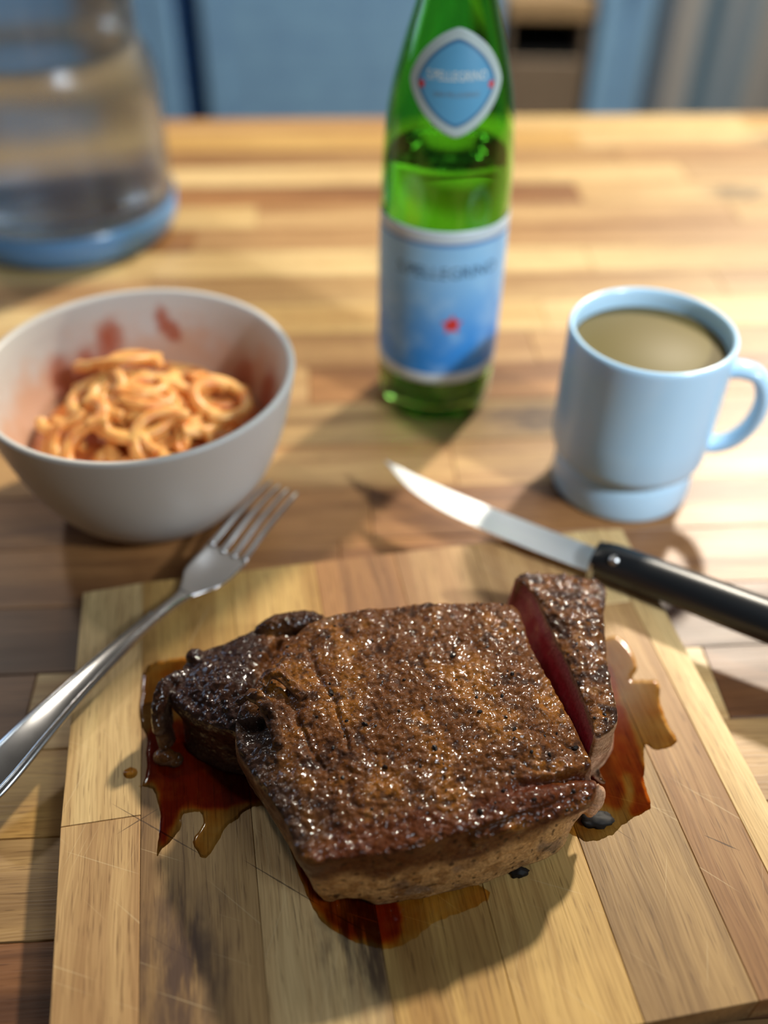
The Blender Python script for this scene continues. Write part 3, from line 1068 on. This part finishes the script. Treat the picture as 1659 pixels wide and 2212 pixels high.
# smears of tomato sauce dried on the inner wall
insd = bowl_m.attr('inner').outputs['Fac']
sn = bowl_m.noise(pos, 42, 3, .6)
low = bowl_m.ss(bowl_m.math('ADD', sepb.outputs[2], bowl_m.math('MULTIPLY', bowl_m.math('SUBTRACT', sn, .5), .05)), .078, .046)
film = bowl_m.math('MULTIPLY', bowl_m.math('MULTIPLY', insd, low), .75)
cbl = bowl_m.mix(film, base, lin((206, 150, 108)))
for c3, rr, st_ in (((-.030, .062, .064), .010, .8), ((-.036, .060, .058), .008, .7), ((-.004, .073, .070), .0075, .85), ((.002, .072, .063), .006, .8), ((-.043, .052, .050), .012, .8),
                    ((.062, .030, .048), .012, .8), ((.045, .050, .046), .012, .6), ((-.055, .040, .050), .014, .6)):
    d = bowl_m.vmath('LENGTH', bowl_m.vmath('MULTIPLY', bowl_m.vmath('SUBTRACT', pos, c3), (1, 1, .6)))
    d = bowl_m.math('ADD', d, bowl_m.math('MULTIPLY', bowl_m.math('SUBTRACT', sn, .5), .012))
    mk = bowl_m.math('MULTIPLY', bowl_m.math('MULTIPLY', bowl_m.ss(d, rr, rr * .35), insd), st_)
    cbl = bowl_m.mix(mk, cbl, lin((168, 74, 40)))
bowl_m.bsdf(Base_Color=cbl, Roughness=.42, Specular_IOR_Level=.5)
HB = .0853
outer = [(.0, .0006), (.036, .0), (.041, .0008), (.048, .0050), (.0575, .0145), (.0650, .0270), (.0712, .0420), (.0760, .0580), (.0795, .0740), (.0812, .0835)]
rim = [(.0813, .0846), (.0806, .0856), (.0792, .0858), (.0778, .0852), (.0770, .0838)]
inner = [(.0752, .0740), (.0717, .0580), (.0668, .0420), (.0602, .0285), (.0515, .0170), (.040, .0085), (.020, .0055), (0, .0050)]
po = [tuple(p) for p in spline(outer[1:], 5)]
pi_ = [tuple(p) for p in spline(inner[:-1], 5)]
prof = [outer[0]] + po + rim + pi_ + [inner[-1]]
bm = bmesh.new()
bm_lathe(bm, prof, 128)
bowl = from_bm('pasta_bowl', bm, bowl_m.m, None, True)
bowl.location = (BX, BY, 0)
ia = bowl.data.attributes.new('inner', 'FLOAT', 'POINT')
n_out = 1 + 128 * (len(po) + len(rim) - 2)
ia.data.foreach_set('value', [0.0 if i < n_out else 1.0 for i in range(len(bowl.data.vertices))])
tag(bowl, 'white deep ceramic bowl holding saucy pasta, left of the green bottle', 'bowl')

pm = NT('pasta_in_sauce')
pos = pm.n('ShaderNodeTexCoord').outputs['Object']
pn = pm.noise(pos, 90, 4, .6)
pc = pm.mix(pm.ss(pn, .38, .66), lin((240, 182, 104)), lin((226, 142, 68)))
pc = pm.mix(pm.math('MULTIPLY', pm.ss(pm.noise(pos, 240, 2), .60, .74), .6), pc, lin((176, 72, 30)))
pm.bsdf(Base_Color=pc, Roughness=.42, Subsurface_Weight=.25, Subsurface_Radius=(.006, .003, .0012), Subsurface_Scale=.7, Coat_Weight=.12, Coat_Roughness=.25)
sm = NT('tomato_sauce')
pos = sm.n('ShaderNodeTexCoord').outputs['Object']
sm.bsdf(Base_Color=sm.mix(sm.noise(pos, 120, 3), lin((196, 104, 44)), lin((216, 136, 66))), Roughness=.3, Normal=sm.bump(sm.noise(pos, 300, 3), .5, .002))
pasta = empty('pasta_portion', (BX, BY, .006))
tag(pasta, 'tangle of orange sauced noodles with a loop, inside the white bowl', 'pasta')


def mound(px, py):
    r = math.hypot(px, py)
    return .042 + .018 * math.exp(-((px + .012) ** 2 + (py - .012) ** 2) / .0016) - 4.0 * max(0, r - .035) ** 2


bm = bmesh.new()
prf = [(0, .0005), (.036, .003), (.0485, .0120), (.0570, .0235), (.0620, .0330), (.0600, .0345), (.045, .0385), (.030, .042), (.012, .044), (0, .0445)]
bm_lathe(bm, [tuple(p) for p in spline(prf, 3)][:-1] + [(0, .0445)], 64)
from_bm('sauce', bm, sm.m, pasta, True)
prn = random.Random(21)
for k in range(56):
    kind = prn.random()
    a0 = prn.uniform(0, 2 * math.pi)
    rr = prn.uniform(.0, .045)
    cx, cy = rr * math.cos(a0), rr * math.sin(a0)
    cr = prn.uniform(.010, .022)
    span = prn.uniform(1.2, 4.2)
    st0 = prn.uniform(0, 6.28)
    tiltv = prn.uniform(-.5, .5)
    pts = []
    lay = prn.uniform(-.004, .009)
    for q in range(9):
        a = st0 + span * q / 8
        x_, y_ = cx + cr * math.cos(a), cy + cr * .8 * math.sin(a)
        r_ = math.hypot(x_, y_)
        mr = .0585
        if r_ > mr:
            x_, y_ = x_ * mr / r_, y_ * mr / r_
        pts.append((x_, y_, mound(x_, y_) + lay + tiltv * cr * math.sin(a) * .5))
    # keep clear of the bowl's wall
    bm = bmesh.new()
    w = prn.uniform(.0030, .0041)
    bm_tube(bm, spline(pts, 4), w, w * .8, n=8)
    from_bm('noodle', bm, pm.m, pasta, True)
# the big loop seen from above near the front, and the folded clump at the back
for (cx, cy, cz, cr, ty) in ((.012, -.022, .046, .0135, .55), (.030, -.024, .045, .0085, .35)):
    pts = []
    for q in range(13):
        a = 2 * math.pi * q / 12
        pts.append((cx + cr * math.cos(a), cy + cr * .95 * math.sin(a), cz + ty * cr * .8 * math.sin(a) + .002))
    bm = bmesh.new()
    bm_tube(bm, spline(pts, 4), .0024, .0040, n=10)
    from_bm('noodle', bm, pm.m, pasta, True)
for q in range(7):
    dx = -.026 + q * .0055
    pts = [(dx - .004, .004 - q * .001, .050 + .002 * math.sin(q)), (dx, .016, .060 - .0006 * abs(q - 2)), (dx + .006, .030, .053)]
    bm = bmesh.new()
    bm_tube(bm, spline(pts, 6), .0027, .0023, n=8)
    from_bm('noodle', bm, pm.m, pasta, True)

# ------------------------------------------------------------------ mug
MX, MY = .1382, .4313
MUG = NT('pale_blue_glaze')
pos = MUG.n('ShaderNodeTexCoord').outputs['Object']
MUG.bsdf(Base_Color=MUG.mix(MUG.noise(pos, 30, 2), lin((182, 218, 244)), lin((190, 224, 246))), Roughness=.2, Specular_IOR_Level=.5,
         Subsurface_Weight=.1, Subsurface_Radius=(.005, .005, .006), Subsurface_Scale=.5)
mug = empty('mug', (MX, MY, 0))
tag(mug, 'pale blue stacking mug with a recessed foot and D-shaped handle', 'mug')
HM = .1027
mo = [(0, .0025), (.034, .0025), (.0370, .0004), (.0392, .0012), (.0398, .0036), (.0392, .0195), (.0384, .0218), (.0376, .0232), (.0378, .0248), (.0400, .0262), (.0422, .0285), (.0433, .0330), (.0435, .0500), (.0437, .0990)]
mr = [(.0437, .1012), (.0431, .1025), (.0420, .1028), (.0409, .1022), (.0404, .1005)]
mi = [(.0402, .0950), (.0398, .0500), (.0392, .0350), (.036, .0285), (.028, .0260), (0, .0255)]
lathe('body', mo + mr + mi, MUG.m, mug, 128)
ha = R(-16)
hd = Vector((math.cos(ha), math.sin(ha), 0))
hp = [(.0415, .0860), (.0490, .0872), (.0570, .0850), (.0620, .0765), (.0632, .0645), (.0605, .0525), (.0545, .0430), (.0470, .0378), (.0410, .0370)]
bm = bmesh.new()
pts = [tuple(hd * a + Vector((0, 0, b))) for a, b in spline(hp, 6)]
side_v = Vector((-hd.y, hd.x, 0))
bm_tube(bm, pts, .0042, .0068, n=16, upv=side_v)
from_bm('handle', bm, MUG.m, mug, True)
tea = NT('tea')
tea.bsdf(Base_Color=lin((112, 98, 58)), Roughness=.5, Specular_IOR_Level=.15)
lq = lathe('tea', [(0, .0262), (.027, .0266), (.035, .0292), (.0384, .0355), (.0392, .0500), (.0396, .0925), (.0390, .0929), (0, .0928)], tea.m, None, 96)
lq.location = (MX, MY, 0)
tag(lq, 'olive-brown tea filling the pale blue mug almost to its rim', 'tea')

# ------------------------------------------------------------------ green bottle
GX, GY = .0314, .5191
gl_m = NT('green_glass')
gl_m.bsdf(Base_Color=(.30, .78, .16), Roughness=.02, Transmission_Weight=1.0, IOR=1.5)
wat_m = NT('water')
wat_m.bsdf(Base_Color=(.97, 1, .97), Roughness=.0, Transmission_Weight=1.0, IOR=1.33)
bottle = empty('glass_bottle', (GX, GY, 0))
tag(bottle, 'tall green glass mineral water bottle with blue labels behind the steak', 'bottle')
bo = [(0, .0040), (.018, .0036), (.0265, .0012), (.0305, .0), (.0335, .0015), (.0352, .0060), (.0362, .0140), (.0367, .030), (.0369, .060), (.0370, .090), (.0369, .120), (.0368, .140), (.0361, .158), (.0346, .176),
      (.0316, .194), (.0280, .208), (.0242, .221), (.0202, .234), (.0172, .246), (.0150, .262), (.0142, .280), (.0140, .291)]
bt = [(.0150, .2915), (.0152, .2960), (.0142, .2985), (.0120, .2990), (.0106, .2980)]
T_ = .0030
bi = [(max(r - T_, .0), z) for r, z in bo[9:]][::-1] + [(.0339, .060), (.0337, .030), (.0330, .0160), (.030, .0105), (.022, .0085), (0, .0090)]
body_prof = [tuple(p) for p in spline(bo, 4)] + bt + [tuple(p) for p in spline(bi, 4)]
body_prof = [(max(r, 0), z) for r, z in body_prof]
body_prof[0] = (0, body_prof[0][1]); body_prof[-1] = (0, body_prof[-1][1])
lathe('body', body_prof, gl_m.m, bottle, 128)
CAPM = plain('bottle_cap_metal', lin((60, 120, 180)), .35, .6)
lathe('cap', [(0, .3065), (.0125, .3060), (.0152, .3035), (.0158, .2992), (.0156, .2900), (.0153, .2900), (.0153, .2992), (.0, .2995)], CAPM, bottle, 48)
wl = .1610
wp = [(0, .0091), (.022, .0086), (.030, .0106), (.0330, .0161), (.0337, .030), (.0339, .060), (.0340, .090), (.0339, .120), (.0338, .140), (.0331, .158)]
wp = [(max(r - .00006, 0), z) for r, z in spline(wp, 4)]
wp[0] = (0, .0092)
wobj = lathe('bottled_water', wp + [(.0326, wl), (.0320, wl - .0004), (0, wl - .0005)], wat_m.m, None, 128)
wobj.location = (GX, GY, 0)
tag(wobj, 'clear water inside the green glass bottle, level at its shoulder', 'water')


def rad_at(z):
    zs = [p[1] for p in bo[3:]]
    rs = [p[0] for p in bo[3:]]
    zz = np.array([p[1] for p in spline(bo[3:], 6)])
    rr_ = np.array([p[0] for p in spline(bo[3:], 6)])
    return float(np.interp(z, zz, rr_))


FRONT = math.atan2(-GY, -GX) + R(5)     # label faces the viewer, turned slightly


def wrap(x_, z_, off):
    r_ = rad_at(z_) + off
    a = FRONT + x_ / r_
    return Vector((r_ * math.cos(a), r_ * math.sin(a), z_))


def label_patch(name, inside, xs, zs, off, mat, thick=.00012):
    """curved paper: grid over (x, z); inside(x) gives the z range at x"""
    bm = bmesh.new()
    uvl = bm.loops.layers.uv.new('UVMap')
    cols = []
    nz = 40
    for x_ in xs:
        a, b = inside(x_)
        cols.append([(x_, a + (b - a) * k / nz) for k in range(nz + 1)])
    V = [[bm.verts.new(wrap(p[0], p[1], off)) for p in c] for c in cols]
    for i in range(len(cols) - 1):
        for j in range(nz):
            f = bm.faces.new((V[i][j], V[i + 1][j], V[i + 1][j + 1], V[i][j + 1]))
            for lp, q in zip(f.loops, (cols[i][j], cols[i + 1][j], cols[i + 1][j + 1], cols[i][j + 1])):
                lp[uvl].uv = q
    o = from_bm(name, bm, mat, bottle, True)
    md = o.modifiers.new('solid', 'SOLIDIFY')
    md.thickness = thick
    md.offset = 1
    return o


LZ0, LZ1 = .0305, .1290
lm = NT('front_label_print')
uv = lm.n('ShaderNodeUVMap', uv_map='UVMap').outputs[0]
su = lm.n('ShaderNodeSeparateXYZ')
lm.l(uv, su.inputs[0])
vz = su.outputs[1]
body_c = lm.mix(lm.ss(vz, .115, .045), lin((140, 190, 226)), lin((36, 130, 208)))
body_c = lm.mix(lm.math('MULTIPLY', lm.ss(lm.noise(uv, 45, 3), .45, .65), .35), body_c, lin((170, 208, 232)))
band = lm.math('ADD', lm.ss(vz, LZ1 - .0075, LZ1 - .0070), lm.ss(vz, LZ0 + .0070, LZ0 + .0065), clamp=True)
body_c = lm.mix(band, body_c, lin((196, 208, 214)))
line = lm.math('MULTIPLY', lm.ss(vz, LZ1 - .0095, LZ1 - .0090), lm.ss(vz, LZ1 - .0070, LZ1 - .0075))
body_c = lm.mix(line, body_c, lin((70, 120, 180)))
lm.bsdf(Base_Color=body_c, Roughness=.4)
lab_half = .0370 * R(100)
label_patch('front_label', lambda x_: (LZ0, LZ1), np.linspace(-lab_half, lab_half, 60), None, .0002, lm.m)
# neck label: rounded lozenge
nm = NT('neck_label_print')
uv = nm.n('ShaderNodeUVMap', uv_map='UVMap').outputs[0]
NZc, NHW, NHH = .2030, .0262, .0243
rel_ = nm.vmath('ABSOLUTE', nm.vmath('MULTIPLY', nm.vmath('SUBTRACT', uv, (0, NZc, 0)), (1 / NHW, 1 / NHH, 0)))
sp_ = nm.n('ShaderNodeSeparateXYZ')
nm.l(rel_, sp_.inputs[0])
pw_ = nm.math('POWER', nm.math('ADD', nm.math('POWER', sp_.outputs[0], 1.45), nm.math('POWER', sp_.outputs[1], 1.45)), 1 / 1.45)
nc = nm.mix(nm.ss(pw_, .72, .76), lin((92, 158, 196)), lin((60, 110, 150)))
nc = nm.mix(nm.ss(pw_, .79, .82), nc, lin((176, 192, 192)))
nm.bsdf(Base_Color=nc, Roughness=.4)


def loz(x_):
    t = min(abs(x_) / NHW, 1)
    hh = NHH * (1 - t ** 1.45) ** (1 / 1.45)
    return NZc - hh, NZc + hh


xs = [NHW * math.sin(R(a)) for a in np.linspace(-90, 90, 70)]
xs[0], xs[-1] = -NHW * .9999, NHW * .9999
label_patch('neck_label', loz, xs, None, .0003, nm.m)


def text_part(name, body, size, x0, z0, off, mat, squash=1.0):
    cu = bpy.data.curves.new('txt', 'FONT')
    cu.body = body
    cu.size = size
    cu.align_x = 'CENTER'
    cu.resolution_u = 3
    to = bpy.data.objects.new('txt', cu)
    COL.objects.link(to)
    me = evaluated_mesh(to)
    bpy.data.objects.remove(to)
    bpy.data.curves.remove(cu)
    for v in me.vertices:
        v.co = wrap(x0 + v.co.x * squash, z0 + v.co.y, off)
    return link_mesh(name, me, mat, bottle)


NAVY = plain('navy_print', lin((24, 54, 92)), .5)
WHITE = plain('white_print', lin((222, 226, 216)), .5)
REDP = plain('red_print', lin((206, 52, 44)), .5)
text_part('lettering', 'S.PELLEGRINO', .0098, .001, .1010, .00042, NAVY)
text_part('lettering', 'S.PELLEGRINO', .0062, 0, .2045, .00055, WHITE, .8)
text_part('lettering', 'SAN PELLEGRINO', .0030, 0, .1975, .00055, plain('grey_print', lin((120, 130, 140)), .5))


def star_part(x0, z0, rad_, off):
    bm = bmesh.new()
    c = bm.verts.new(wrap(x0, z0, off))
    vs = []
    for k in range(10):
        a = math.pi / 2 + math.pi * k / 5
        q = rad_ if k % 2 == 0 else rad_ * .52
        vs.append(bm.verts.new(wrap(x0 + q * math.cos(a), z0 + q * math.sin(a), off)))
    for k in range(10):
        bm.faces.new((c, vs[k], vs[(k + 1) % 10]))
    return from_bm('star', bm, REDP, bottle)


star_part(.0050, .0715, .0068, .0005)
star_part(-.0185, .2020, .0024, .0006)
star_part(.0185, .2020, .0024, .0006)

# ------------------------------------------------------------------ clear jug
JX, JY = -.268, .752
pl = NT('clear_plastic')
pl.bsdf(Base_Color=(.84, .90, .98), Roughness=.22, Transmission_Weight=1.0, IOR=1.45)
jug = empty('water_jug', (JX, JY, 0))
tag(jug, 'large clear plastic water jug standing behind the pasta bowl', 'jug')
jo = [(0, .0060), (.050, .0050), (.068, .0015), (.078, .0010), (.0845, .0060), (.0875, .0140), (.0880, .0300), (.0865, .0360), (.0880, .0420), (.0885, .0900), (.0885, .1180), (.0850, .1330), (.0790, .1450), (.0780, .1560),
      (.0780, .2200), (.0740, .2420), (.060, .2600), (.036, .2760), (.0210, .2880), (.0190, .2960), (.0190, .3120)]
ji = [(max(r - .0016, 0), z) for r, z in jo[9:]][::-1] + [(.0862, .0420), (.0848, .0360), (.0862, .0300), (.0856, .0150), (.0826, .0080), (.0765, .0034), (.066, .0036), (.048, .0068), (0, .0078)]
lathe('body', [tuple(p) for p in spline(jo, 3)] + [(.0182, .3128)] + [tuple(p) for p in spline(ji, 3)][:-1] + [(0, .0078)], pl.m, jug, 96)
lathe('cap', [(0, .3260), (.0190, .3255), (.0215, .3235), (.0215, .3020), (.0202, .3020), (.0202, .3130), (0, .3132)], plain('blue_cap', lin((70, 120, 200)), .4), jug, 48)
jw = [tuple(p) for p in spline(ji, 3)][::-1]
jw = [(max(r - .0003, 0), z + .0003) for r, z in jw if z <= .2201]
jw[0] = (0, jw[0][1])
refl_blue = NT('blue_reflection')  # added ring, its blue stands in for light reflected in the jug's base
refl_blue.bsdf(Base_Color=lin((120, 176, 232)), Roughness=.22, Transmission_Weight=.35)
lathe('base_reflection_ring', [(.070, .0002), (.0800, .0002), (.0868, .0050), (.0893, .0130), (.0898, .0280), (.0888, .0284), (.0884, .0200), (.0880, .0142), (.0852, .0058), (.0785, .0008)], refl_blue.m, jug, 96, True)
jwo = lathe('jug_water', jw + [(jw[-1][0] - .0012, jw[-1][1] + .0004), (0, jw[-1][1] + .0004)], wat_m.m, None, 96)
jwo.location = (JX, JY, 0)
tag(jwo, 'clear water standing in the large plastic jug', 'water')

# ------------------------------------------------------------------ fork
STEEL = NT('polished_steel')
pos = STEEL.n('ShaderNodeTexCoord').outputs['Object']
STEEL.bsdf(Base_Color=(.72, .71, .70), Metallic=1.0, Roughness=STEEL.math('ADD', .17, STEEL.math('MULTIPLY', STEEL.noise(pos, 60, 3), .10)))
FA = R(59.0)
fork = empty('fork', (-.0944, .3150, 0), FA)
tag(fork, 'stainless steel fork lying tines up across the board edge left of the steak', 'fork')


def bm_ribbon(bm, st, n=12):
    """cross-sections: (x, half width, z, half thickness, dish) -> closed lens-shaped solid"""
    rings = []
    for x_, hw, z_, ht, dish in st:
        ring = []
        for k in range(n + 1):
            q = -1 + 2 * k / n
            ring.append((x_, hw * q, z_ + dish * q * q + ht * math.sqrt(max(0, 1 - q * q * .92))))
        for k in range(n, -1, -1):
            q = -1 + 2 * k / n
            ring.append((x_, hw * q, z_ + dish * q * q - ht * math.sqrt(max(0, 1 - q * q * .92))))
        rings.append([bm.verts.new(p) for p in ring])
    m_ = len(rings[0])
    for a, b in zip(rings[:-1], rings[1:]):
        for k in range(m_):
            bm.faces.new((a[k], a[(k + 1) % m_], b[(k + 1) % m_], b[k]))
    bm.faces.new(rings[0]); bm.faces.new(rings[-1][::-1])


hs = [(-.1300, .0060, .0190, .0010, .0), (-.1270, .0095, .0195, .0014, 0), (-.1150, .0100, .0215, .0015, 0), (-.0950, .0085, .0240, .0016, 0), (-.0700, .0062, .0255, .0017, 0), (-.0450, .0045, .0255, .0018, 0),
      (-.0220, .0034, .0240, .0019, 0), (-.0080, .0034, .0220, .0018, 0), (-.002, .0042, .0207, .0016, .0004)]
bm = bmesh.new()
bm_ribbon(bm, [tuple(p) for p in spline(hs, 5)])
handle = from_bm('handle', bm, STEEL.m, fork, True)
# raised border lines along the handle
for sgn in (-1, 1):
    bm = bmesh.new()
    bm_tube(bm, spline([(a[0], sgn * a[1] * .72, a[2] + a[3] * .78) for a in hs[1:7]], 5), .0006, n=6)
    from_bm('beading', bm, STEEL.m, handle, True)
hd_s = [(-.002, .0042, .0207, .0016, .0004), (.004, .0072, .0196, .0013, .0015), (.010, .0108, .0187, .0011, .0026), (.018, .0122, .0184, .0010, .0028), (.026, .0124, .0192, .0010, .0024), (.031, .0124, .0204, .0010, .0020)]
bm = bmesh.new()
bm_ribbon(bm, [tuple(p) for p in spline(hd_s, 5)], 16)
from_bm('bowl', bm, STEEL.m, fork, True)
for k in range(4):
    yy = -.0106 + k * .00707
    q2 = (yy / .0124) ** 2
    ts = [(.0300, .0204 + .0020 * q2), (.038, .0228 + .0016 * q2), (.050, .0262 + .0008 * q2), (.062, .0285), (.0740, .0300), (.0795, .0305)]
    pts = spline([(a, yy * (1 - .04 * i), b) for i, (a, b) in enumerate(ts)], 4)
    wds = np.interp(np.linspace(0, 1, len(pts)), [0, .15, .8, 1], [.0022, .0018, .0014, .0006])
    bm = bmesh.new()
    bm_tube(bm, pts, list(wds), list(wds * .75), n=8)
    from_bm('tine', bm, STEEL.m, fork, True)

# ------------------------------------------------------------------ steak knife
KA = math.atan2(.340 - .299, .106 - .1825)        # direction bolster -> blade
knife = empty('steak_knife', (.1075, .3385, 0), KA)
tag(knife, 'steak knife with black handle lying across the far right of the board', 'knife')
BLADE = NT('blade_steel')
pos = BLADE.n('ShaderNodeTexCoord').outputs['Object']
BLADE.bsdf(Base_Color=(.80, .82, .83), Metallic=1.0, Roughness=BLADE.math('ADD', .47, BLADE.math('MULTIPLY', BLADE.noise(BLADE.vmath('MULTIPLY', pos, (30, 400, 30)), 1.0, 2), .12)))
BLK = plain('black_handle', lin((22, 24, 27)), .34)
# blade outline in the knife's plane: local +x to the tip; the spine faces the viewer's far side
spine = spline([(0, -.0088), (.03, -.0092), (.06, -.0098), (.085, -.0108), (.105, -.0122), (.120, -.0140), (.1300, -.0152)], 6)
edge_ = spline([(0, .0080), (.03, .0082), (.06, .0072), (.085, .0048), (.105, -.0005), (.120, -.0085), (.1300, -.0150)], 6)
bm = bmesh.new()
rings = []
n_s = len(spine)
for i in range(n_s):
    a, b = spine[i], edge_[i]
    t = i / (n_s - 1)
    th = .0011 * (1 - .75 * t)
    zc = .0225 + .003 * t
    tw = .0035 * (1 - t)               # the blade leans a little, edge up
    ring = []
    for q, hh in ((0, th), (.45, th * .9), (1, .00008)):
        ring.append((a[0] * (1 - q) + b[0] * q, a[1] * (1 - q) + b[1] * q, zc + tw * (q - .5) * 0 + hh))
    for q, hh in ((1, .00008), (.45, th * .9), (0, th)):
        ring.append((a[0] * (1 - q) + b[0] * q, a[1] * (1 - q) + b[1] * q, zc + tw * (q - .5) * 0 - hh))
    rings.append([bm.verts.new(p) for p in ring])
for a, b in zip(rings[:-1], rings[1:]):
    for k in range(6):
        bm.faces.new((a[k], a[(k + 1) % 6], b[(k + 1) % 6], b[k]))
bm.faces.new(rings[0]); bm.faces.new(rings[-1])
bl = from_bm('blade', bm, BLADE.m, knife)
bm = bmesh.new()
hst = [(.002, .0088, .0060, 0), (-.004, .0096, .0080, 0), (-.012, .0098, .0088, -.0002), (-.030, .0098, .0094, .0002), (-.060, .0104, .0100, .0008), (-.090, .0108, .0104, .0010), (-.115, .0112, .0104, .0), (-.128, .0100, .0090, -.0016), (-.133, .0050, .0050, -.003)]
hsp = spline(hst, 5)
bm_tube(bm, [(a[0], a[3], .0268) for a in hsp], [a[1] for a in hsp], [a[2] for a in hsp], n=24)
kh = from_bm('handle', bm, BLK, knife, True)
for hx in (-.009,):
    bm = bmesh.new()
    bmesh.ops.create_cone(bm, cap_ends=True, segments=20, radius1=.0026, radius2=.0022, depth=.0012)
    o = from_bm('rivet', bm, METAL, kh, True)
    o.location = (hx, .0062, .0268 + .0073)
    o.rotation_euler = (R(-38), 0, 0)
box('bolster', -.0012, .0022, -.0104, .0090, .0185, .0290, METAL, knife, .0012, 2)
